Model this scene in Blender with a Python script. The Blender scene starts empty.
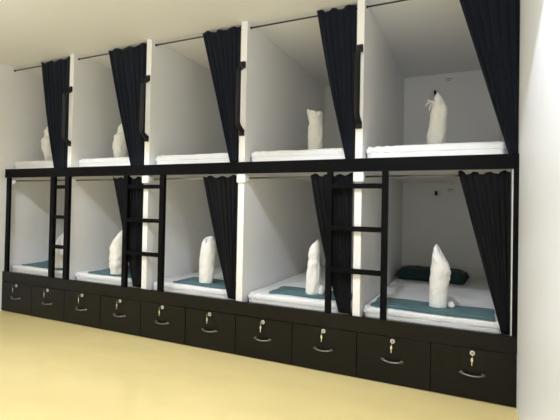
import bpy, bmesh, math, random
from mathutils import Vector, Matrix, noise
random.seed(7)
S = bpy.context.scene
COL = S.collection
PI = math.pi

# ------------------------------------------------------------------ dimensions (metres)
W = 5.25            # bunk wall length
D = 2.10            # bunk depth
CEIL = 2.868
FRONT = -5.2        # wall behind the viewer
PART = [(1.014, 1.073), (2.080, 2.140), (3.135, 3.196), (4.157, 4.214)]   # partitions
CELL = [(0.0, 1.014), (1.073, 2.080), (2.140, 3.135), (3.196, 4.157), (4.214, W)]
DECK_LOW, RAIL_LOW, RAIL_TOP = 0.436, 0.3465, 0.458
BEAM_LOW, BEAM_TOP = 1.549, 1.648
DECK_UNDER, DECK_UP = 1.587, 1.647

# ------------------------------------------------------------------ materials
def mat(name, col, rough=0.6, metal=0.0, spec=0.5, bump=0.0, bscale=40.0, var=0.0, vscale=6.0,
        coat=0.0, sheen=0.0, stretch=None):
    m = bpy.data.materials.new(name); m.use_nodes = True
    nt = m.node_tree; b = nt.nodes['Principled BSDF']
    b.inputs['Base Color'].default_value = (*col, 1)
    b.inputs['Roughness'].default_value = rough
    b.inputs['Metallic'].default_value = metal
    b.inputs['Specular IOR Level'].default_value = spec
    b.inputs['Coat Weight'].default_value = coat
    b.inputs['Sheen Weight'].default_value = sheen
    tc = nt.nodes.new('ShaderNodeTexCoord')
    vec = tc.outputs['Object']
    if stretch:
        mp = nt.nodes.new('ShaderNodeMapping'); mp.inputs['Scale'].default_value = stretch
        nt.links.new(vec, mp.inputs['Vector']); vec = mp.outputs['Vector']
    if var:
        n = nt.nodes.new('ShaderNodeTexNoise'); n.inputs['Scale'].default_value = vscale
        n.inputs['Detail'].default_value = 5
        r = nt.nodes.new('ShaderNodeValToRGB')
        r.color_ramp.elements[0].position = 0.3; r.color_ramp.elements[1].position = 0.7
        r.color_ramp.elements[0].color = (*[c * (1 - var) for c in col], 1)
        r.color_ramp.elements[1].color = (*[min(1, c * (1 + var)) for c in col], 1)
        nt.links.new(vec, n.inputs['Vector']); nt.links.new(n.outputs['Fac'], r.inputs['Fac'])
        nt.links.new(r.outputs['Color'], b.inputs['Base Color'])
    if bump:
        n2 = nt.nodes.new('ShaderNodeTexNoise'); n2.inputs['Scale'].default_value = bscale
        n2.inputs['Detail'].default_value = 4
        bp = nt.nodes.new('ShaderNodeBump'); bp.inputs['Strength'].default_value = bump
        bp.inputs['Distance'].default_value = 0.01
        nt.links.new(vec, n2.inputs['Vector']); nt.links.new(n2.outputs['Fac'], bp.inputs['Height'])
        nt.links.new(bp.outputs['Normal'], b.inputs['Normal'])
    return m

M = dict(
    wall=mat('white_wall_paint', (0.82, 0.82, 0.815), 0.55, bump=0.04, bscale=60, var=0.015, vscale=2.5),
    panel=mat('white_wall_panel', (0.795, 0.81, 0.835), 0.5, bump=0.05, bscale=9, var=0.012, vscale=7, stretch=(1.0, 6.0, 0.25)),
    board=mat('white_melamine_board', (0.81, 0.81, 0.805), 0.42, bump=0.02, bscale=30, var=0.012, vscale=3),
    ceiling=mat('ceiling_paint', (0.83, 0.835, 0.845), 0.7, bump=0.03, bscale=50),
    floor=mat('cream_vinyl_floor', (0.745, 0.605, 0.265), 0.23, spec=0.5, bump=0.10, bscale=2.2, var=0.04, vscale=1.6,
              stretch=(1.0, 2.2, 1.0)),
    dark=mat('black_brown_laminate', (0.0026, 0.0023, 0.0017), 0.34, spec=0.24, bump=0.03, bscale=45, var=0.12, vscale=8),
    black=mat('black_painted_wood', (0.0016, 0.0018, 0.0024), 0.5, spec=0.09, bump=0.03, bscale=40, var=0.1, vscale=9),
    plastic=mat('black_plastic', (0.004, 0.004, 0.005), 0.42, spec=0.3, bump=0.01),
    curtain=mat('navy_black_curtain', (0.0070, 0.0092, 0.0165), 0.9, spec=0.1, sheen=0.06, bump=0.12, bscale=420),
    black_cloth=mat('black_curtain_cloth', (0.0062, 0.0066, 0.0078), 0.9, spec=0.1, sheen=0.03, bump=0.12, bscale=420),
    sheet=mat('white_cotton_sheet', (0.79, 0.795, 0.80), 0.8, spec=0.2, bump=0.25, bscale=22, sheen=0.1),
    mattress=mat('white_mattress_fabric', (0.80, 0.80, 0.79), 0.85, spec=0.2, bump=0.2, bscale=60),
    towel=mat('white_blanket_cloth', (0.80, 0.80, 0.785), 0.9, spec=0.15, bump=0.9, bscale=19, sheen=0.15),
    cream=mat('cream_blanket_cloth_shaded', (0.63, 0.625, 0.585), 0.9, spec=0.15, bump=0.9, bscale=20, sheen=0.15),  # cream cloth toned down: the upper bunks' shade is put into the colour
    teal=mat('teal_cotton', (0.072, 0.150, 0.168), 0.85, spec=0.2, bump=0.2, bscale=70, var=0.12, vscale=7, sheen=0.1),
    pillow=mat('dark_teal_cotton', (0.018, 0.044, 0.045), 0.85, spec=0.2, bump=0.25, bscale=30, var=0.1, vscale=6, sheen=0.1),
    chrome=mat('polished_chrome', (0.80, 0.80, 0.78), 0.18, metal=1.0, bump=0.01),
    white_metal=mat('satin_nickel', (0.72, 0.71, 0.68), 0.45, metal=0.6, bump=0.01),
    steel=mat('brushed_dark_steel', (0.20, 0.19, 0.18), 0.35, metal=1.0, bump=0.02),
    bright=mat('brushed_light_steel', (0.50, 0.49, 0.47), 0.3, metal=1.0, bump=0.02),
    rod=mat('black_rod_metal', (0.020, 0.019, 0.018), 0.4, bump=0.01),
    white=mat('white_plastic', (0.84, 0.84, 0.83), 0.4, bump=0.01),
    grey=mat('grey_plastic', (0.30, 0.30, 0.28), 0.5, bump=0.02),
)

# ------------------------------------------------------------------ helpers
def tag(o, label=None, cat=None, group=None, kind=None):
    for k, v in (('label', label), ('category', cat), ('group', group), ('kind', kind)):
        if v: o[k] = v
    return o

def obj(name, bm, m, parent=None, loc=(0, 0, 0), smooth=False, bevel=0.0, segs=2):
    me = bpy.data.meshes.new(name)
    bmesh.ops.recalc_face_normals(bm, faces=bm.faces[:])
    bm.to_mesh(me); bm.free()
    me.materials.append(m)
    if smooth:
        for p in me.polygons: p.use_smooth = True
    o = bpy.data.objects.new(name, me); COL.objects.link(o)
    o.location = loc
    if parent is not None: o.parent = parent
    if bevel:
        b = o.modifiers.new('soft_edges', 'BEVEL'); b.width = bevel; b.segments = segs; b.limit_method = 'ANGLE'
    return o

def empty(name, loc=(0, 0, 0)):
    o = bpy.data.objects.new(name, None); COL.objects.link(o); o.location = loc
    o.empty_display_size = 0.1
    return o

def copy_tree(o, parent=None):
    c = o.copy(); COL.objects.link(c)
    if parent is not None: c.parent = parent
    for ch in list(o.children): copy_tree(ch, c)
    return c

def box(bm, x0, x1, y0, y1, z0, z1):
    v = [bm.verts.new(p) for p in ((x0, y0, z0), (x1, y0, z0), (x1, y1, z0), (x0, y1, z0),
                                   (x0, y0, z1), (x1, y0, z1), (x1, y1, z1), (x0, y1, z1))]
    for f in ((0, 3, 2, 1), (4, 5, 6, 7), (0, 1, 5, 4), (1, 2, 6, 5), (2, 3, 7, 6), (3, 0, 4, 7)):
        bm.faces.new([v[i] for i in f])
    return bm

def boxes(*bs):
    bm = bmesh.new()
    for b in bs: box(bm, *b)
    return bm

def cyl(bm, p0, p1, r0, r1=None, n=16):
    r1 = r0 if r1 is None else r1
    p0, p1 = Vector(p0), Vector(p1); d = (p1 - p0).normalized()
    a = d.orthogonal().normalized(); b = d.cross(a)
    ra, rb = [], []
    for k in range(n):
        t = 2 * PI * k / n; e = a * math.cos(t) + b * math.sin(t)
        ra.append(bm.verts.new(p0 + e * r0)); rb.append(bm.verts.new(p1 + e * r1))
    for k in range(n):
        bm.faces.new((ra[k], ra[(k + 1) % n], rb[(k + 1) % n], rb[k]))
    bm.faces.new(ra[::-1]); bm.faces.new(rb)
    return bm

def tube(bm, pts, radii, n=10, squash=(1, 1)):
    """swept tube through pts with one radius per point"""
    pts = [Vector(p) for p in pts]
    if not hasattr(radii, '__len__'): radii = [radii] * len(pts)
    rings = []
    ref = None
    for i, p in enumerate(pts):
        d = (pts[min(i + 1, len(pts) - 1)] - pts[max(i - 1, 0)]).normalized()
        a = d.orthogonal().normalized() if ref is None else (ref - d * ref.dot(d)).normalized()
        ref = a; b = d.cross(a)
        rings.append([bm.verts.new(p + a * (math.cos(2 * PI * k / n + PI / 4) * radii[i] * squash[0]) +
                                   b * (math.sin(2 * PI * k / n + PI / 4) * radii[i] * squash[1])) for k in range(n)])
    for r0, r1 in zip(rings, rings[1:]):
        for k in range(n): bm.faces.new((r0[k], r0[(k + 1) % n], r1[(k + 1) % n], r1[k]))
    bm.faces.new(rings[0][::-1]); bm.faces.new(rings[-1])
    return bm

def interp(pts, t):
    if t <= pts[0][0]: return pts[0][1]
    for (a, va), (b, vb) in zip(pts, pts[1:]):
        if t <= b:
            q = (t - a) / (b - a); q = q * q * (3 - 2 * q)
            return va + (vb - va) * q
    return pts[-1][1]

def nz(x, y, z): return noise.noise(Vector((x, y, z)))

# ------------------------------------------------------------------ the room
def struct(name, m, *bs):
    o = obj(name, boxes(*bs), m); o['kind'] = 'structure'; return o

struct('floor', M['floor'], (-0.15, W + 0.15, FRONT - 0.15, D + 0.15, -0.12, 0.0))
struct('ceiling', M['ceiling'], (-0.15, W + 0.15, FRONT - 0.15, D + 0.15, CEIL, CEIL + 0.12))
struct('wall_left', M['wall'], (-0.15, 0.0, FRONT - 0.15, D + 0.15, 0, CEIL))
struct('wall_right', M['panel'], (W, W + 0.15, FRONT - 0.15, D + 0.15, 0, CEIL))
struct('wall_back', M['wall'], (0, W, D, D + 0.15, 0, CEIL))
struct('wall_front', M['wall'], (0, W, FRONT - 0.15, FRONT, 0, CEIL))
for a, b in PART:
    o = obj('partition_wall', boxes((a, b, 0.0205, D, DECK_LOW, CEIL)), M['board'], bevel=0.003)
    o['kind'] = 'structure'
# white lining strip at the right end, between the last lower curtain and the black post
struct('trim_1', M['board'], (5.2125, W, 0.0205, 0.10, DECK_LOW, DECK_UNDER))

# ------------------------------------------------------------------ bunk frame: beam, posts, upper decks
fr = tag(empty('bunk_unit', (0, 0, 0)), 'black bunk frame whose long beam and end posts carry the upper row of beds', 'bed frame')
obj('beam', boxes((0, W, 0, 0.02, BEAM_LOW, BEAM_TOP)), M['black'], fr, bevel=0.003)
obj('post', boxes((0.036, 0.100, -0.002, 0.0195, RAIL_TOP, BEAM_LOW)), M['black'], fr, bevel=0.002)
obj('post', boxes((5.219, W, -0.002, 0.0195, RAIL_TOP, BEAM_LOW)), M['black'], fr, bevel=0.002)
for a, b in CELL:
    tag(obj('deck', boxes((a, b, 0.0205, D, DECK_UNDER, DECK_UP)), M['board'], fr), 'white board deck')

# ------------------------------------------------------------------ drawer cabinet under the lower beds
cab = tag(empty('drawer_cabinet', (0, 0, 0)), 'long black-brown base cabinet of ten lockable drawers standing on the cream floor', 'cabinet')
obj('carcass', boxes((0, W, 0.0205, D, 0, DECK_LOW)), M['dark'], cab)
obj('top_rail', boxes((0, W, 0, 0.02, RAIL_LOW, RAIL_TOP)), M['dark'], cab, bevel=0.002)

dw = W / 10
def drawer_proto():
    d = obj('drawer', boxes((-dw / 2 + 0.0025, dw / 2 - 0.0025, 0.0, 0.019, 0.010, RAIL_LOW - 0.004)), M['dark'], cab,
            loc=(dw / 2, 0, 0), bevel=0.002)
    # bow handle
    bm = bmesh.new()
    pts, rad = [], []
    for i in range(13):
        t = i / 12; x = -0.066 + 0.132 * t
        e = math.sin(PI * t)
        pts.append((x, -0.010 - 0.022 * e ** 0.6, 0.177 - 0.006 * e)); rad.append(0.0058 + 0.0012 * abs(2 * t - 1))
    tube(bm, pts, rad, 10)
    for s in (-1, 1):
        cyl(bm, (s * 0.066, 0.0, 0.177), (s * 0.066, -0.013, 0.177), 0.0115, 0.0095, 16)
        tube(bm, [(s * 0.062, -0.007, 0.177), (s * 0.084, -0.005, 0.177)], [0.0085, 0.003], 10)
    h = obj('handle', bm, M['steel'], d, smooth=True); h['label'] = 'dark bow handle'
    bm = bmesh.new()
    cyl(bm, (0, 0, 0.315), (0, -0.006, 0.315), 0.0165, 0.0155, 24)
    
    l = obj('lock', bm, M['white_metal'], d); l['label'] = 'round bright metal lock'
    bm = cyl(bmesh.new(), (0, -0.006, 0.315), (0, -0.010, 0.315), 0.0070, 0.0065, 20)
    kp = obj('lock_plug', bm, M['steel'], d)
    bm = bmesh.new()
    box(bm, -0.0013, 0.0013, -0.034, -0.012, 0.3110, 0.3190)                 # blade in the lock
    box(bm, -0.0013, 0.0013, -0.046, -0.030, 0.3040, 0.3260)                 # its bow, seen edge-on
    tube(bm, [(0.0, -0.044, 0.306), (-0.001, -0.043, 0.298), (-0.003, -0.040, 0.290)], [0.0016, 0.0016, 0.0016], 6)
    box(bm, -0.0090, 0.0040, -0.0410, -0.0388, 0.268, 0.292)                 # spare key hanging from it
    box(bm, -0.0055, 0.0000, -0.0408, -0.0390, 0.243, 0.268)
    kk = obj('key', bm, M['chrome'], d); kk['label'] = 'silver key hanging in the lock'
    return d
proto = drawer_proto()
for i in range(1, 10):
    d = copy_tree(proto, cab); d.location = (dw * (i + 0.5), 0, 0)

# ------------------------------------------------------------------ ladders between plinth and beam
def ladder(x0, x1, label, rw=0.042):
    t = tag(empty('bunk_ladder', ((x0 + x1) / 2, 0, RAIL_TOP)), label, 'ladder', 'ladders up to the top bunks')
    h = BEAM_LOW - RAIL_TOP; hw = (x1 - x0) / 2
    for a, b in ((-hw, -hw + rw), (hw - rw, hw)):
        obj('rail', boxes((a, b, -0.016, 0.0195, 0, h)), M['black'], t, bevel=0.003)
    for z in (1.439, 1.115, 0.795):
        zz = z - RAIL_TOP
        obj('rung', boxes((-hw + rw, hw - rw, -0.012, 0.016, zz - 0.019, zz + 0.019)), M['black'], t, bevel=0.003)
    return t
ladder(0.803, 1.093, 'narrow black three-rung ladder near the end of the bunks by the plain white wall', 0.064)
ladder(1.857, 2.360, 'widest black ladder, standing between the narrow ladder and the ladder near the pillow bunk', 0.055)
ladder(3.947, 4.415, 'black three-rung ladder beside the lower bunk that shows a dark teal pillow', 0.045)

# ------------------------------------------------------------------ grab handles on the upper partitions
HLAB = ['black grab handle on the first partition from the plain white end wall',
        'black grab handle on the partition above the widest ladder',
        'black grab handle on the partition between the empty top bunk and the flared-roll bunk',
        'black grab handle on the partition above the ladder beside the pillow bunk']
def grab_handle():
    t = empty('grab_handle')
    bm = bmesh.new()
    tube(bm, [(0, 0.0, 0.285), (0, -0.068, 0.240), (0, -0.080, 0.215), (0, -0.080, -0.215), (0, -0.068, -0.240), (0, 0.0, -0.285)],
         0.024, 4, (1, 1))
    # square bar: taper the grip slightly
    obj('grip', bm, M['plastic'], t, bevel=0.004)
    for s in (-1, 1):
        obj('mount', boxes((-0.0235, 0.0235, -0.020, 0.0, s * 0.292 - 0.028, s * 0.292 + 0.028)), M['plastic'], t, bevel=0.004)
    return t
gh = grab_handle()
for i, (a, b) in enumerate(PART):
    g = gh if i == 0 else copy_tree(gh)
    g.location = ((a + b) / 2, 0.020, 2.195)
    tag(g, HLAB[i], 'handle', 'grab handles on the top partitions')

# ------------------------------------------------------------------ curtain rods
CELLNAME_U = ['top bunk by the plain white end wall', 'top bunk between narrow and widest ladders',
              'top bunk without a rolled blanket', 'top bunk with the flared blanket roll', 'top bunk with the string-tied roll']
CELLNAME_L = ['lower bunk without a curtain', 'lower bunk between narrow and widest ladders',
              'lower bunk with the notched-top roll', 'lower bunk with the twisted roll', 'lower bunk with the dark teal pillow']
ROD_Y = 0.078
for i, (a, b) in enumerate(CELL):
    t = tag(empty('curtain_rod', (a, ROD_Y, 2.828)), 'thin black curtain rod across the ' + CELLNAME_U[i],
            'curtain rod', 'curtain rods of the top bunks')
    w = b - a
    obj('rod', cyl(bmesh.new(), (0.004, 0, 0), (w - 0.004, 0, 0), 0.0065, n=12), M['rod'], t, smooth=True)
    for x0, x1 in ((0, 0.010), (w - 0.010, w)):
        obj('end_socket', cyl(bmesh.new(), (x0, 0, 0), (x1, 0, 0), 0.011, n=16), M['rod'], t)
    t = tag(empty('curtain_rod', (a, ROD_Y, 1.515)), 'metal curtain rod with white bracket across the ' + CELLNAME_L[i],
            'curtain rod', 'curtain rods of the lower bunks')
    w2 = (5.2125 - a) if i == 4 else w
    obj('rod', cyl(bmesh.new(), (0.004, 0, 0), (w2 - 0.004, 0, 0), 0.0075, n=12), M['bright'] if i == 2 else M['steel'], t, smooth=True)
    # white bracket clipped over the front edge of the partition to the rod's left
    if i == 0:
        bs = (0.0, 0.030, -0.052, 0.012, -0.042, 0.030)
        bs = (0.001, 0.110, -0.056, -0.040, -0.040, 0.008)
        bm = boxes((0.085, 0.118, -0.056, -0.020, -0.040, 0.006))
        bm2 = boxes((0.001, 0.085, -0.056, 0.0, -0.012, 0.006))
        bm2.free()
    else:
        pw = PART[i - 1][1] - PART[i - 1][0]
        bm = boxes((-pw - 0.007, 0.016, -0.0777, -0.0577, -0.044, 0.030), (0.0005, 0.016, -0.0577, 0.012, -0.030, 0.026))
    br = obj('end_bracket', bm, M['white'], t, bevel=0.007, segs=3); br['label'] = 'white plastic bracket'
    if i == 4:
        br = obj('end_bracket', boxes((5.2125 - a, 5.2185 - a, -0.075, -0.058, -0.05, 0.030)), M['white'], t, bevel=0.004)
        br['label'] = 'white plastic bracket'

# ------------------------------------------------------------------ curtains
def curtain(tl, bl, tr, br, ztop, zbot, label, group, folds, seed, bow=0.0, amp=(0.005, 0.013), m='curtain'):
    """pleated cloth; left edge from tl (top) to bl (bottom), right edge from tr to br; x in metres"""
    nx, nt = folds * 14, 44
    bm = bmesh.new(); grid = []
    ph = seed * 1.7
    cx = (tr + br) / 2
    for j in range(nt + 1):
        t = j / nt; row = []
        xl = tl + (bl - tl) * t + bow * math.sin(PI * t)
        xr = tr + (br - tr) * t
        A = amp[0] + (amp[1] - amp[0]) * min(1, t * 1.6)
        for i in range(nx + 1):
            s = i / nx
            ss = s + 0.035 * nz(s * 3 + seed, t * 0.7, 0) * math.sin(PI * s)
            ang = 2 * PI * folds * ss + ph + 0.8 * nz(s * 4, t * 1.3 + seed, 2)
            fold = math.sin(ang) + 0.35 * math.sin(2.1 * ang + 1.3)
            env = 0.75 + 0.5 * nz(s * 6 + seed * 3, t * 1.1, 5)
            y = 0.046 + A * fold * env
            y = min(max(y, 0.0235), 0.068 if t < 0.15 else 0.074)
            x = xl + (xr - xl) * s + 0.006 * math.cos(ang) * math.sin(PI * s)
            zt = ztop + 0.010 * math.sin(2 * PI * folds * s * 0.45 + ph) + 0.006 * nz(s * 9, seed, 1) - 0.012 * math.sin(PI * s)
            zt = min(zt, ztop + 0.012)
            z = zt + (zbot - zt) * t
            row.append(bm.verts.new((x - cx, y, z - zbot)))
        grid.append(row)
    for j in range(nt):
        for i in range(nx):
            bm.faces.new((grid[j][i], grid[j + 1][i], grid[j + 1][i + 1], grid[j][i + 1]))
    o = obj('bunk_curtain', bm, M[m], loc=(cx, 0, zbot), smooth=True)
    sm = o.modifiers.new('cloth_thickness', 'SOLIDIFY'); sm.thickness = 0.002; sm.offset = 0
    return tag(o, label, 'curtain', group)

GU, GL = 'curtains of the top bunks', 'curtains of the lower bunks'
ZU = 1.652
UP = [(0.510, 0.770, 0.994, 0.985), (1.545, 1.892, 2.064, 2.062), (2.713, 3.040, 3.120, 3.116),
      (3.817, 4.075, 4.145, 4.152), (4.842, 5.192, 5.247, 5.247)]
for i, (tl, bl, tr, br) in enumerate(UP):
    curtain(tl, bl, tr, br, 2.852, ZU, 'dark navy curtain in the ' + CELLNAME_U[i], GU, (7, 7, 7, 6, 6)[i], i + 1,
            bow=(-0.02, -0.01, 0.0, -0.012, 0.0)[i])
LO = [None, (1.645, 1.955, 2.056, 2.056), (2.752, 3.050, 3.114, 3.114), (3.790, 4.045, 4.140, 4.140), (4.882, 5.160, 5.207, 5.209)]
for i, q in enumerate(LO):
    if q is None: continue
    tl, bl, tr, br = q
    curtain(tl, bl, tr, br, 1.538, 0.463, 'black curtain in the ' + CELLNAME_L[i], GL, (0, 8, 7, 8, 8)[i], i + 11,
            bow=(0, 0.0, -0.01, -0.02, 0.0)[i], amp=(0.007, 0.015), m='black_cloth')

# ------------------------------------------------------------------ mattresses
def soft_box(lx, ly, z0, z1, seed, r=0.035, nx=44, ny=60, wr=0.006, front_gather=0.0):
    """rounded pillow-edged slab with wrinkles; origin at the front-left bottom corner"""
    bm = bmesh.new()
    h = z1 - z0
    # closed shell from a cube-like grid: param rings top->side->bottom
    prof = []
    nseg = 6
    for k in range(nseg + 1):
        a = PI / 2 * k / nseg
        prof.append((r - r * math.sin(a), h - r + r * math.cos(a)))       # inset, z
    for k in range(1, 5): prof.append((0.0, (h - r) * (1 - k / 5) + 0.0))
    prof.append((0.008, 0.0))
    def loop(inset):
        pts = []
        rr = max(0.040 - inset, 0.010)
        x0, x1, y0, y1 = inset, lx - inset, inset, ly - inset
        def side(a, b, n):
            return [(a[0] + (b[0] - a[0]) * k / n, a[1] + (b[1] - a[1]) * k / n) for k in range(n)]
        def arc(cx, cy, a0, n=5):
            return [(cx + rr * math.cos(a0 + PI / 2 * k / n), cy + rr * math.sin(a0 + PI / 2 * k / n)) for k in range(n)]
        pts += arc(x0 + rr, y0 + rr, PI); pts += side((x0 + rr, y0), (x1 - rr, y0), nx)
        pts += arc(x1 - rr, y0 + rr, -PI / 2); pts += side((x1, y0 + rr), (x1, y1 - rr), ny)
        pts += arc(x1 - rr, y1 - rr, 0); pts += side((x1 - rr, y1), (x0 + rr, y1), nx)
        pts += arc(x0 + rr, y1 - rr, PI / 2); pts += side((x0, y1 - rr), (x0, y0 + rr), ny)
        return pts
    rings = []
    for inset, z in prof:
        ring = []
        for (x, y) in loop(inset):
            q = wr * nz(x * 7 + seed, y * 3, z * 14)
            q2 = wr * 1.2 * nz(x * 22 + seed, y * 9, z * 6 + seed) if z < h * 0.99 else 0
            corner = max(0, 1 - math.hypot(x, y) / 0.30)
            g = front_gather * corner * math.sin(x * 90 + z * 60 + seed) * 0.010
            dx = 0 if x < 0.01 else q2 if 0.06 < y < ly - 0.06 else 0
            dy = (q2 + q + g) if y < 0.06 else 0
            ring.append(bm.verts.new((min(max(x + dx * 0.5, 0.0), lx), max(y + dy, 0.0), max(z + (q if z > 0.02 else 0) + g * (z > 0.03), 0))))
        rings.append(ring)
    n = len(rings[0])
    for r0, r1 in zip(rings, rings[1:]):
        for k in range(n): bm.faces.new((r0[k], r0[(k + 1) % n], r1[(k + 1) % n], r1[k]))
    bm.faces.new(rings[-1])
    # top: concentric rings shrinking to the middle
    prev = rings[0]
    cxy = Vector((lx / 2, ly / 2))
    for f in (0.97, 0.92, 0.85, 0.75, 0.62, 0.47, 0.3, 0.12):
        ring = []
        for v in rings[0]:
            x = cxy.x + (v.co.x - cxy.x) * f; y = cxy.y + (v.co.y - cxy.y) * f
            ring.append(bm.verts.new((x, y, h + 0.004 * (1 - f) + wr * nz(x * 6 + seed, y * 5, h * 14) + wr * 0.7 * nz(x * 16, y * 14 + seed, 3))))
        for k in range(n): bm.faces.new((prev[k], prev[(k + 1) % n], ring[(k + 1) % n], ring[k]))
        prev = ring
    bm.faces.new(prev)
    return bm

MY0 = 0.085
def bed(i, low):
    a, b = CELL[i]
    x0, x1 = a + 0.006, b - 0.030
    if i == 4 : x1 = 5.185
    z = DECK_LOW if low else DECK_UP
    ly = D - 0.06 - MY0
    lab = ('white-sheeted mattress in the ' + (CELLNAME_L if low else CELLNAME_U)[i])
    t = tag(empty('mattress', (x0, MY0, z)), lab, 'mattress', 'lower bunk mattresses' if low else 'top bunk mattresses')
    zs = 0.038 if low else 0.046
    lx = x1 - x0; s = i * 3.1 + (40 if low else 0)
    o = obj('mattress_body', soft_box(lx - 0.012, ly - 0.012, 0, 0.055 if low else 0.062, s, r=0.022, wr=0.003), M['mattress'], t, loc=(0.006, 0.004, 0), smooth=True)
    o = obj('fitted_sheet', soft_box(lx, ly, zs, 0.085 if low else 0.101, s + 9, r=0.030, wr=0.006, front_gather=1.0), M['sheet'], t, loc=(0, 0, zs), smooth=True)
    return x0, x1
BX = {}
for i in range(5):
    BX[(i, 1)] = bed(i, True); BX[(i, 0)] = bed(i, False)

# ------------------------------------------------------------------ teal runners on the lower beds
TOP_L = DECK_LOW + 0.085
TOP_U = DECK_UP + 0.101
RLAB = ['teal folded runner in the lower bunk without a curtain', 'humped teal folded runner in the lower bunk between narrow and widest ladders',
        'teal folded runner under the notched-top blanket roll', 'teal folded runner under the twisted blanket roll before the pillow-bunk ladder',
        'teal folded runner lying in front of the dark teal pillow']
def runner(i, x0, x1, y0, y1, rot, hump, seed):
    bm = bmesh.new()
    nx, ny = 48, 22
    lx, ly = x1 - x0, y1 - y0
    th = 0.016
    def zt(x, y, u, v):
        edge = min(1, 8 * min(u, 1 - u)) * min(1, 8 * min(v, 1 - v))
        hz = hump * math.exp(-((u - 0.30) / 0.17) ** 2) * math.exp(-((v - 0.80) / 0.28) ** 2)
        return th * (0.6 + 0.4 * edge) + 0.004 * nz(x * 9 + seed, y * 11, 0) + 0.003 * nz(x * 3, y * 30 + seed, 2) + hz
    top, bot = [], []
    for j in range(ny + 1):
        v = j / ny; rt, rb = [], []
        for k in range(nx + 1):
            u = k / nx
            x = u * lx + 0.012 * nz(v * 3, seed, 1) * (1 - 2 * u) ; y = v * ly + 0.018 * nz(u * 2.5, seed, 4)
            rt.append(bm.verts.new((x, y, zt(x, y, u, v)))); rb.append(bm.verts.new((x, y, 0.0)))
        top.append(rt); bot.append(rb)
    for j in range(ny):
        for k in range(nx):
            bm.faces.new((top[j][k], top[j][k + 1], top[j + 1][k + 1], top[j + 1][k]))
            bm.faces.new((bot[j][k], bot[j + 1][k], bot[j + 1][k + 1], bot[j][k + 1]))
    for j in range(ny):
        bm.faces.new((top[j][0], top[j + 1][0], bot[j + 1][0], bot[j][0])); bm.faces.new((top[j][nx], bot[j][nx], bot[j + 1][nx], top[j + 1][nx]))
    for k in range(nx):
        bm.faces.new((top[0][k], bot[0][k], bot[0][k + 1], top[0][k + 1])); bm.faces.new((top[ny][k], top[ny][k + 1], bot[ny][k + 1], bot[ny][k]))
    o = obj('bed_runner', bm, M['teal'], loc=(x0, y0, TOP_L + 0.005), smooth=False)
    for p in o.data.polygons: p.use_smooth = p.index < 2 * nx * ny
    o.rotation_euler = (0, 0, rot)
    return tag(o, RLAB[i], 'bed runner', 'teal runners on the lower beds')
runner(0, 0.17, 0.92, 0.12, 0.44, 0.00, 0.055, 1)
runner(1, 1.235, 2.00, 0.13, 0.45, -0.03, 0.075, 2)
runner(2, 2.37, 3.06, 0.13, 0.44, -0.03, 0.012, 3)
runner(3, 3.385, 4.09, 0.15, 0.46, 0.0, 0.0, 4)
runner(4, 4.275, 5.125, 0.105, 0.43, -0.02, 0.0, 5)

# ------------------------------------------------------------------ rolled white blankets standing on the beds
def roll_mesh(H, prof, slant, th0, twist, seed, lip=0.16, xoff=((0, 0), (1, 0)), flat=0.85, notch=0.0, wrk=0.045, dip=0.05, crumple=0.0):
    bm = bmesh.new()
    nt, nr = 56, 44
    rings = []
    for j in range(nr + 1):
        f = j / nr; ring = []
        R = interp(prof, f); ox = interp(xoff, f)
        for k in range(nt):
            a = 2 * PI * k / nt
            ph = ((a - th0 + 1.1 - twist * f) / (2 * PI)) % 1.0
            edge = min(1, (1 - ph) * 10)                                # steep step where the cloth's edge lies
            rr = R * (1 - lip / 2 + lip * ph * edge)
            rr *= 1 + wrk * nz(math.cos(a) * 1.6 + seed, math.sin(a) * 1.6, f * 7) + 0.6 * wrk * nz(math.cos(a + f * 2) * 4 + seed, math.sin(a + f * 2) * 4, f * 12)
            cr = nz(math.cos(a - f * 3) * 2.2 + seed * 2, math.sin(a - f * 3) * 2.2, f * 5)
            rr *= 1 + wrk * 0.9 * (0.35 - min(1, abs(cr) * 4.5) * 0.7)                   # soft creases running round the roll
            if f < 0.05: rr *= 0.95 + f
            up = 0.5 + 0.5 * math.cos(a - th0)
            z = H * f * (1 - slant * f ** 2 * (1 - up))
            if notch: z -= H * notch * f ** 6 * math.exp(-((math.sin((a + PI / 2) / 2)) / 0.22) ** 2)
            if crumple:
                e = max(0, (f - 0.62) / 0.38)
                rr *= 1 + crumple * e * (0.5 * math.sin(3 * a + 0.6) + 0.6 * nz(math.cos(a) * 3 + seed, math.sin(a) * 3, f * 6))
                z += H * 0.07 * crumple * e * e * (math.sin(2 * a + 1.0) + 0.8 * math.sin(5 * a + seed))
            ring.append(bm.verts.new((ox + rr * math.cos(a), flat * rr * math.sin(a), z)))
        rings.append(ring)
    for r0, r1 in zip(rings, rings[1:]):
        for k in range(nt): bm.faces.new((r0[k], r0[(k + 1) % nt], r1[(k + 1) % nt], r1[k]))
    bm.faces.new(rings[0][::-1])
    prev = rings[-1]
    c = sum((v.co for v in prev), Vector()) / nt
    for f, dz in ((0.86, 0.004), (0.72, -0.010), (0.5, -dip * 0.7), (0.3, -dip * 0.4), (0.12, -dip)):
        ring = [bm.verts.new((c.x + (v.co.x - c.x) * f, c.y + (v.co.y - c.y) * f, c.z + (v.co.z - c.z) * (0.4 + 0.6 * f) + dz)) for v in rings[-1]]
        for k in range(nt): bm.faces.new((prev[k], prev[(k + 1) % nt], ring[(k + 1) % nt], ring[k]))
        prev = ring
    bm.faces.new(prev)
    return bm

def lump(seed, sx, sy, sz):
    bm = bmesh.new(); bmesh.ops.create_icosphere(bm, subdivisions=3, radius=1)
    for v in bm.verts:
        q = 1 + 0.35 * nz(v.co.x * 1.7 + seed, v.co.y * 1.7, v.co.z * 1.7)
        v.co = Vector((v.co.x * sx * q, v.co.y * sy * q, max(v.co.z * sz * q + sz * 0.7, 0)))
    return bm

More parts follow.
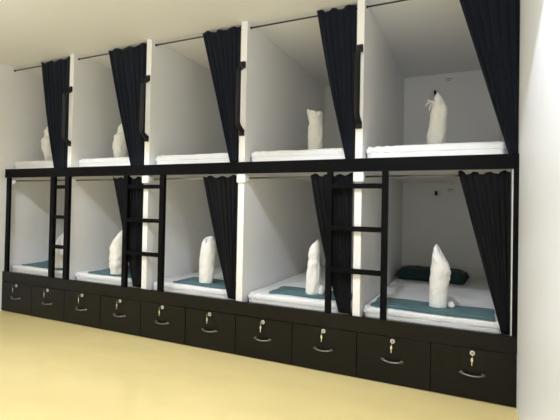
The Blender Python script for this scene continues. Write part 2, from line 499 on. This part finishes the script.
def roll(name_label, x, y, low, mesh, m='towel', tail=None, z=None):
    zz = (TOP_L + 0.020 if low else TOP_U + 0.003) if z is None else z
    o = obj('rolled_blanket', mesh, M[m], loc=(x, y, zz), smooth=True)
    tag(o, name_label, 'blanket', 'rolled blankets standing on the beds')
    if tail:
        p = obj('loose_corner', lump(*tail[1]), M[m], o, loc=tail[0], smooth=True)
    return o

# lower row
roll('white blanket roll seen between the rails of the narrow ladder', 0.790, 0.16, True,
     roll_mesh(0.40, ((0, .075), (.5, .078), (.8, .07), (1, .05)), .18, 0.3, 2.0, 1.0))
roll('white blanket roll with slanted top beside the rail of the widest ladder', 1.625, 0.165, True,
     roll_mesh(0.465, ((0, .074), (.25, .088), (.6, .088), (.85, .080), (1, .052)), .22, 0.1, 2.2, 2.0, xoff=((0, 0), (.6, .0), (1, .026)), wrk=.08))
roll('white blanket roll with a notched rounded top in the lower bunk beyond the widest ladder', 2.693, 0.22, True,
     roll_mesh(0.435, ((0, .074), (.3, .078), (.7, .076), (.88, .068), (1, .044)), .06, 1.2, 1.2, 3.0, xoff=((0, 0), (1, .012)), notch=0.10, lip=.26, wrk=.08))
roll('twisted white blanket roll next to the curtain of the ladder near the pillow bunk', 3.762, 0.23, True,
     roll_mesh(0.460, ((0, .062), (.25, .062), (.55, .055), (.66, .046), (.78, .053), (.9, .048), (1, .032)), .11, 0.2, 3.0, 4.0, xoff=((0, 0), (.6, .002), (1, .010)), wrk=.10),
     tail=((0.072, 0.005, 0), (4.0, .022, .03, .045)))
roll('tall white blanket roll with a peaked wrapped top in front of the dark teal pillow', 4.752, 0.26, True,
     roll_mesh(0.470, ((0, .066), (.3, .064), (.6, .068), (.8, .064), (.93, .048), (1, .030)), .22, PI * 0.9, -2.2, 5.0, lip=.30,
               xoff=((0, -.006), (.4, .000), (.75, .014), (1, .006)), wrk=.085),
     tail=((0.090, 0.03, 0), (7.0, .024, .035, .026)))
# upper row
roll('white blanket roll half hidden by the top curtain nearest the plain white wall', 0.345, 0.30, False,
     roll_mesh(0.445, ((0, .058), (.15, .070), (.5, .098), (.62, .092), (.72, .060), (.80, .050), (.9, .056), (1, .030)), .12, 0.2, 1.5, 6.0, xoff=((0, .02), (.5, 0), (1, -.03)), wrk=.09))
roll('white blanket roll with narrow neck behind the second top curtain from the white end wall', 1.490, 0.30, False,
     roll_mesh(0.425, ((0, .072), (.4, .092), (.6, .080), (.72, .045), (.80, .046), (.9, .050), (1, .018)), .12, 0.3, 1.8, 7.0, xoff=((0, 0), (.7, 0), (1, .02)), wrk=.08))
roll('cream blanket roll with a flared crumpled mouth on the top bunk', 3.725, 0.30, False,
     roll_mesh(0.372, ((0, .066), (.3, .068), (.55, .064), (.66, .056), (.82, .064), (.95, .070), (1, .064)), .08, PI * 0.9, 1.0, 8.0, lip=.16, crumple=.16,
               xoff=((0, .008), (.66, .006), (.84, -.004), (1, -.012)), wrk=.085, dip=.06), 'cream')
u5 = roll('cream blanket roll tied with strings at its pointed neck on the top bunk', 4.726, 0.30, False,
     roll_mesh(0.420, ((0, .072), (.3, .070), (.5, .062), (.70, .060), (.80, .046), (.88, .030), (.94, .022), (1, .008)), .03, 0.5, 1.4, 9.0, lip=.20,
               xoff=((0, -.006), (.5, .006), (.7, .010), (.85, .002), (1, -.006)), wrk=.09, dip=.01), 'cream')
bm = bmesh.new()
tube(bm, [(-0.012, -0.030, 0.335), (-0.045, -0.036, 0.345), (-0.072, -0.034, 0.338), (-0.086, -0.032, 0.318)], [.0050, .0055, .0050, .004], 8)
tube(bm, [(-0.016, -0.030, 0.333), (-0.042, -0.040, 0.325), (-0.054, -0.040, 0.300), (-0.058, -0.040, 0.272)], [.0050, .0055, .0050, .004], 8)
tube(bm, [(-0.014, -0.028, 0.336), (-0.040, -0.030, 0.352), (-0.072, -0.028, 0.360)], [.0045, .005, .004], 8)
tie = obj('tie_string', bm, M['cream'], u5, smooth=True)

# ------------------------------------------------------------------ pillow at the head of the last lower bed
bm = bmesh.new()
nx, ny = 40, 24; lx, ly, hh = 0.70, 0.38, 0.125
tops, bots = [], []
for j in range(ny + 1):
    v = j / ny; rt, rb = [], []
    for k in range(nx + 1):
        u = k / nx
        e = (max(0, 1 - abs(2 * u - 1) ** 9) ** 0.35) * (max(0, 1 - abs(2 * v - 1) ** 4) ** 0.45)
        pin = 1 - 0.06 * (abs(2 * u - 1) * (1 - abs(2 * v - 1))); pin2 = 1 - 0.07 * (abs(2 * v - 1) * (1 - abs(2 * u - 1)))
        x = (u - 0.5) * lx * pin; y = (v - 0.5) * ly * pin2
        wv = 0.010 * nz(u * 5, v * 5, 3) + 0.006 * nz(u * 13, v * 9, 7)
        zc = 0.030
        rt.append(bm.verts.new((x, y, zc + hh * 0.72 * e + wv * e)))
        rb.append(bm.verts.new((x, y, zc - 0.030 * min(1, e * 1.6) - (0.001))) if 0 < k < nx and 0 < j < ny else rt[-1])
    tops.append(rt); bots.append(rb)
for j in range(ny):
    for k in range(nx):
        bm.faces.new((tops[j][k], tops[j][k + 1], tops[j + 1][k + 1], tops[j + 1][k]))
        f = []
        for q in (bots[j][k], bots[j + 1][k], bots[j + 1][k + 1], bots[j][k + 1]):
            if q not in f: f.append(q)
        try: bm.faces.new(f)
        except ValueError: pass
o = obj('pillow', bm, M['pillow'], loc=(4.600, 1.63, TOP_L + 0.009), smooth=True)
o.rotation_euler = (0, 0, -0.10)
tag(o, 'dark teal pillow at the head of the lower bed, behind the tall peaked roll', 'pillow')

# ------------------------------------------------------------------ small fittings on the back wall of the last bunks
def socket(x, z, label):
    t = tag(empty('wall_socket', (x, D, z)), label, 'socket', 'sockets on the back wall')
    obj('faceplate', boxes((-0.062, 0.062, -0.009, 0, -0.040, 0.040)), M['board'], t, bevel=0.003)
    bm = boxes((-0.014, 0.014, -0.040, -0.009, -0.024, 0.024))
    cyl(bm, (0, -0.040, 0.006), (0, -0.054, 0.006), 0.011, 0.008, 12)
    p = obj('plug', bm, M['plastic'], t, bevel=0.003); p['label'] = 'black plug'
socket(4.598, 1.465, 'white wall socket with a black plug above the dark teal pillow')
socket(4.570, 2.648, 'wall socket with a black plug just above the string-tied roll')
def clip(x, z, label):
    t = tag(empty('wall_vent', (x, D, z)), label, 'vent', 'small fittings on the back wall')
    obj('cover', boxes((-0.048, 0.048, -0.010, 0, -0.020, 0.020)), M['board'], t, bevel=0.003)
    obj('slot', boxes((-0.038, 0.030, -0.0125, -0.010, 0.004, 0.014), (-0.030, 0.010, -0.0125, -0.010, -0.014, -0.006)), M['grey'], t)
clip(4.757, 1.500, 'small grey slotted fitting high on the back wall of the pillow bunk')
clip(4.726, 2.790, 'small grey slotted fitting under the ceiling in the bunk with the string-tied roll')

# ------------------------------------------------------------------ ceiling lamps ahead of the bunks; added fill spots behind the viewer
def ceiling_spot(x, y, power, half=60, blend=0.10, col=(0.935, 1.0, 1.17)):
    l = bpy.data.lights.new('downlight_or_fill', 'SPOT'); l.energy = power; l.color = col
    l.spot_size = math.radians(2 * half); l.spot_blend = blend; l.shadow_soft_size = 0.055
    o = bpy.data.objects.new('downlight_or_fill', l); COL.objects.link(o); o.location = (x, y, CEIL - 0.02)
for x, p in ((1.45, 165), (2.7, 112), (4.45, 190)):
    ceiling_spot(x, -1.6, p)
    g = bpy.data.lights.new('diffuser_spill', 'POINT'); g.energy = p * (0.18 if x > 4 else 0.13); g.color = (0.98, 1.0, 1.04); g.shadow_soft_size = 0.09
    go = bpy.data.objects.new('diffuser_spill', g); COL.objects.link(go); go.location = (x, -1.6, CEIL - 0.10)
for x, p in ((0.8, 215), (2.6, 225), (4.4, 320)):  # added unseen back row: fill that raises the bounce off front wall and floor
    ceiling_spot(x, -4.0, p, 60)

w = bpy.data.worlds.new('world'); S.world = w; w.use_nodes = True
w.node_tree.nodes['Background'].inputs[0].default_value = (0.9, 0.93, 1.0, 1)
w.node_tree.nodes['Background'].inputs[1].default_value = 0.05

# ------------------------------------------------------------------ camera (solved from the drawer grid)
C = Vector((4.9631, -3.0812, 1.2711)); yaw, pitch, rollc, f = 0.4236, 0.0138, 0.0193, 415.1
fw = Vector((-math.sin(yaw) * math.cos(pitch), math.cos(yaw) * math.cos(pitch), math.sin(pitch)))
r = fw.cross(Vector((0, 0, 1))).normalized(); u = r.cross(fw)
R = r * math.cos(rollc) + u * math.sin(rollc); U = u * math.cos(rollc) - r * math.sin(rollc)
mw = Matrix(((R.x, U.x, -fw.x, C.x), (R.y, U.y, -fw.y, C.y), (R.z, U.z, -fw.z, C.z), (0, 0, 0, 1)))
cd = bpy.data.cameras.new('camera'); cd.sensor_width = 36; cd.lens = f / 560 * 36; cd.clip_start = 0.05
cd.shift_x = -3.2 / 560; cd.shift_y = -8.89 / 560    # the photograph's optical centre sits a little off the frame's centre
co = bpy.data.objects.new('camera', cd); COL.objects.link(co); co.matrix_world = mw
S.camera = co

S.view_settings.view_transform = 'Standard'; S.view_settings.look = 'None'
S.view_settings.gamma = 1; S.view_settings.use_curve_mapping = False
S.view_settings.exposure = -1.03
S.cycles.max_bounces = 10; S.cycles.diffuse_bounces = 6; S.cycles.use_denoising = True
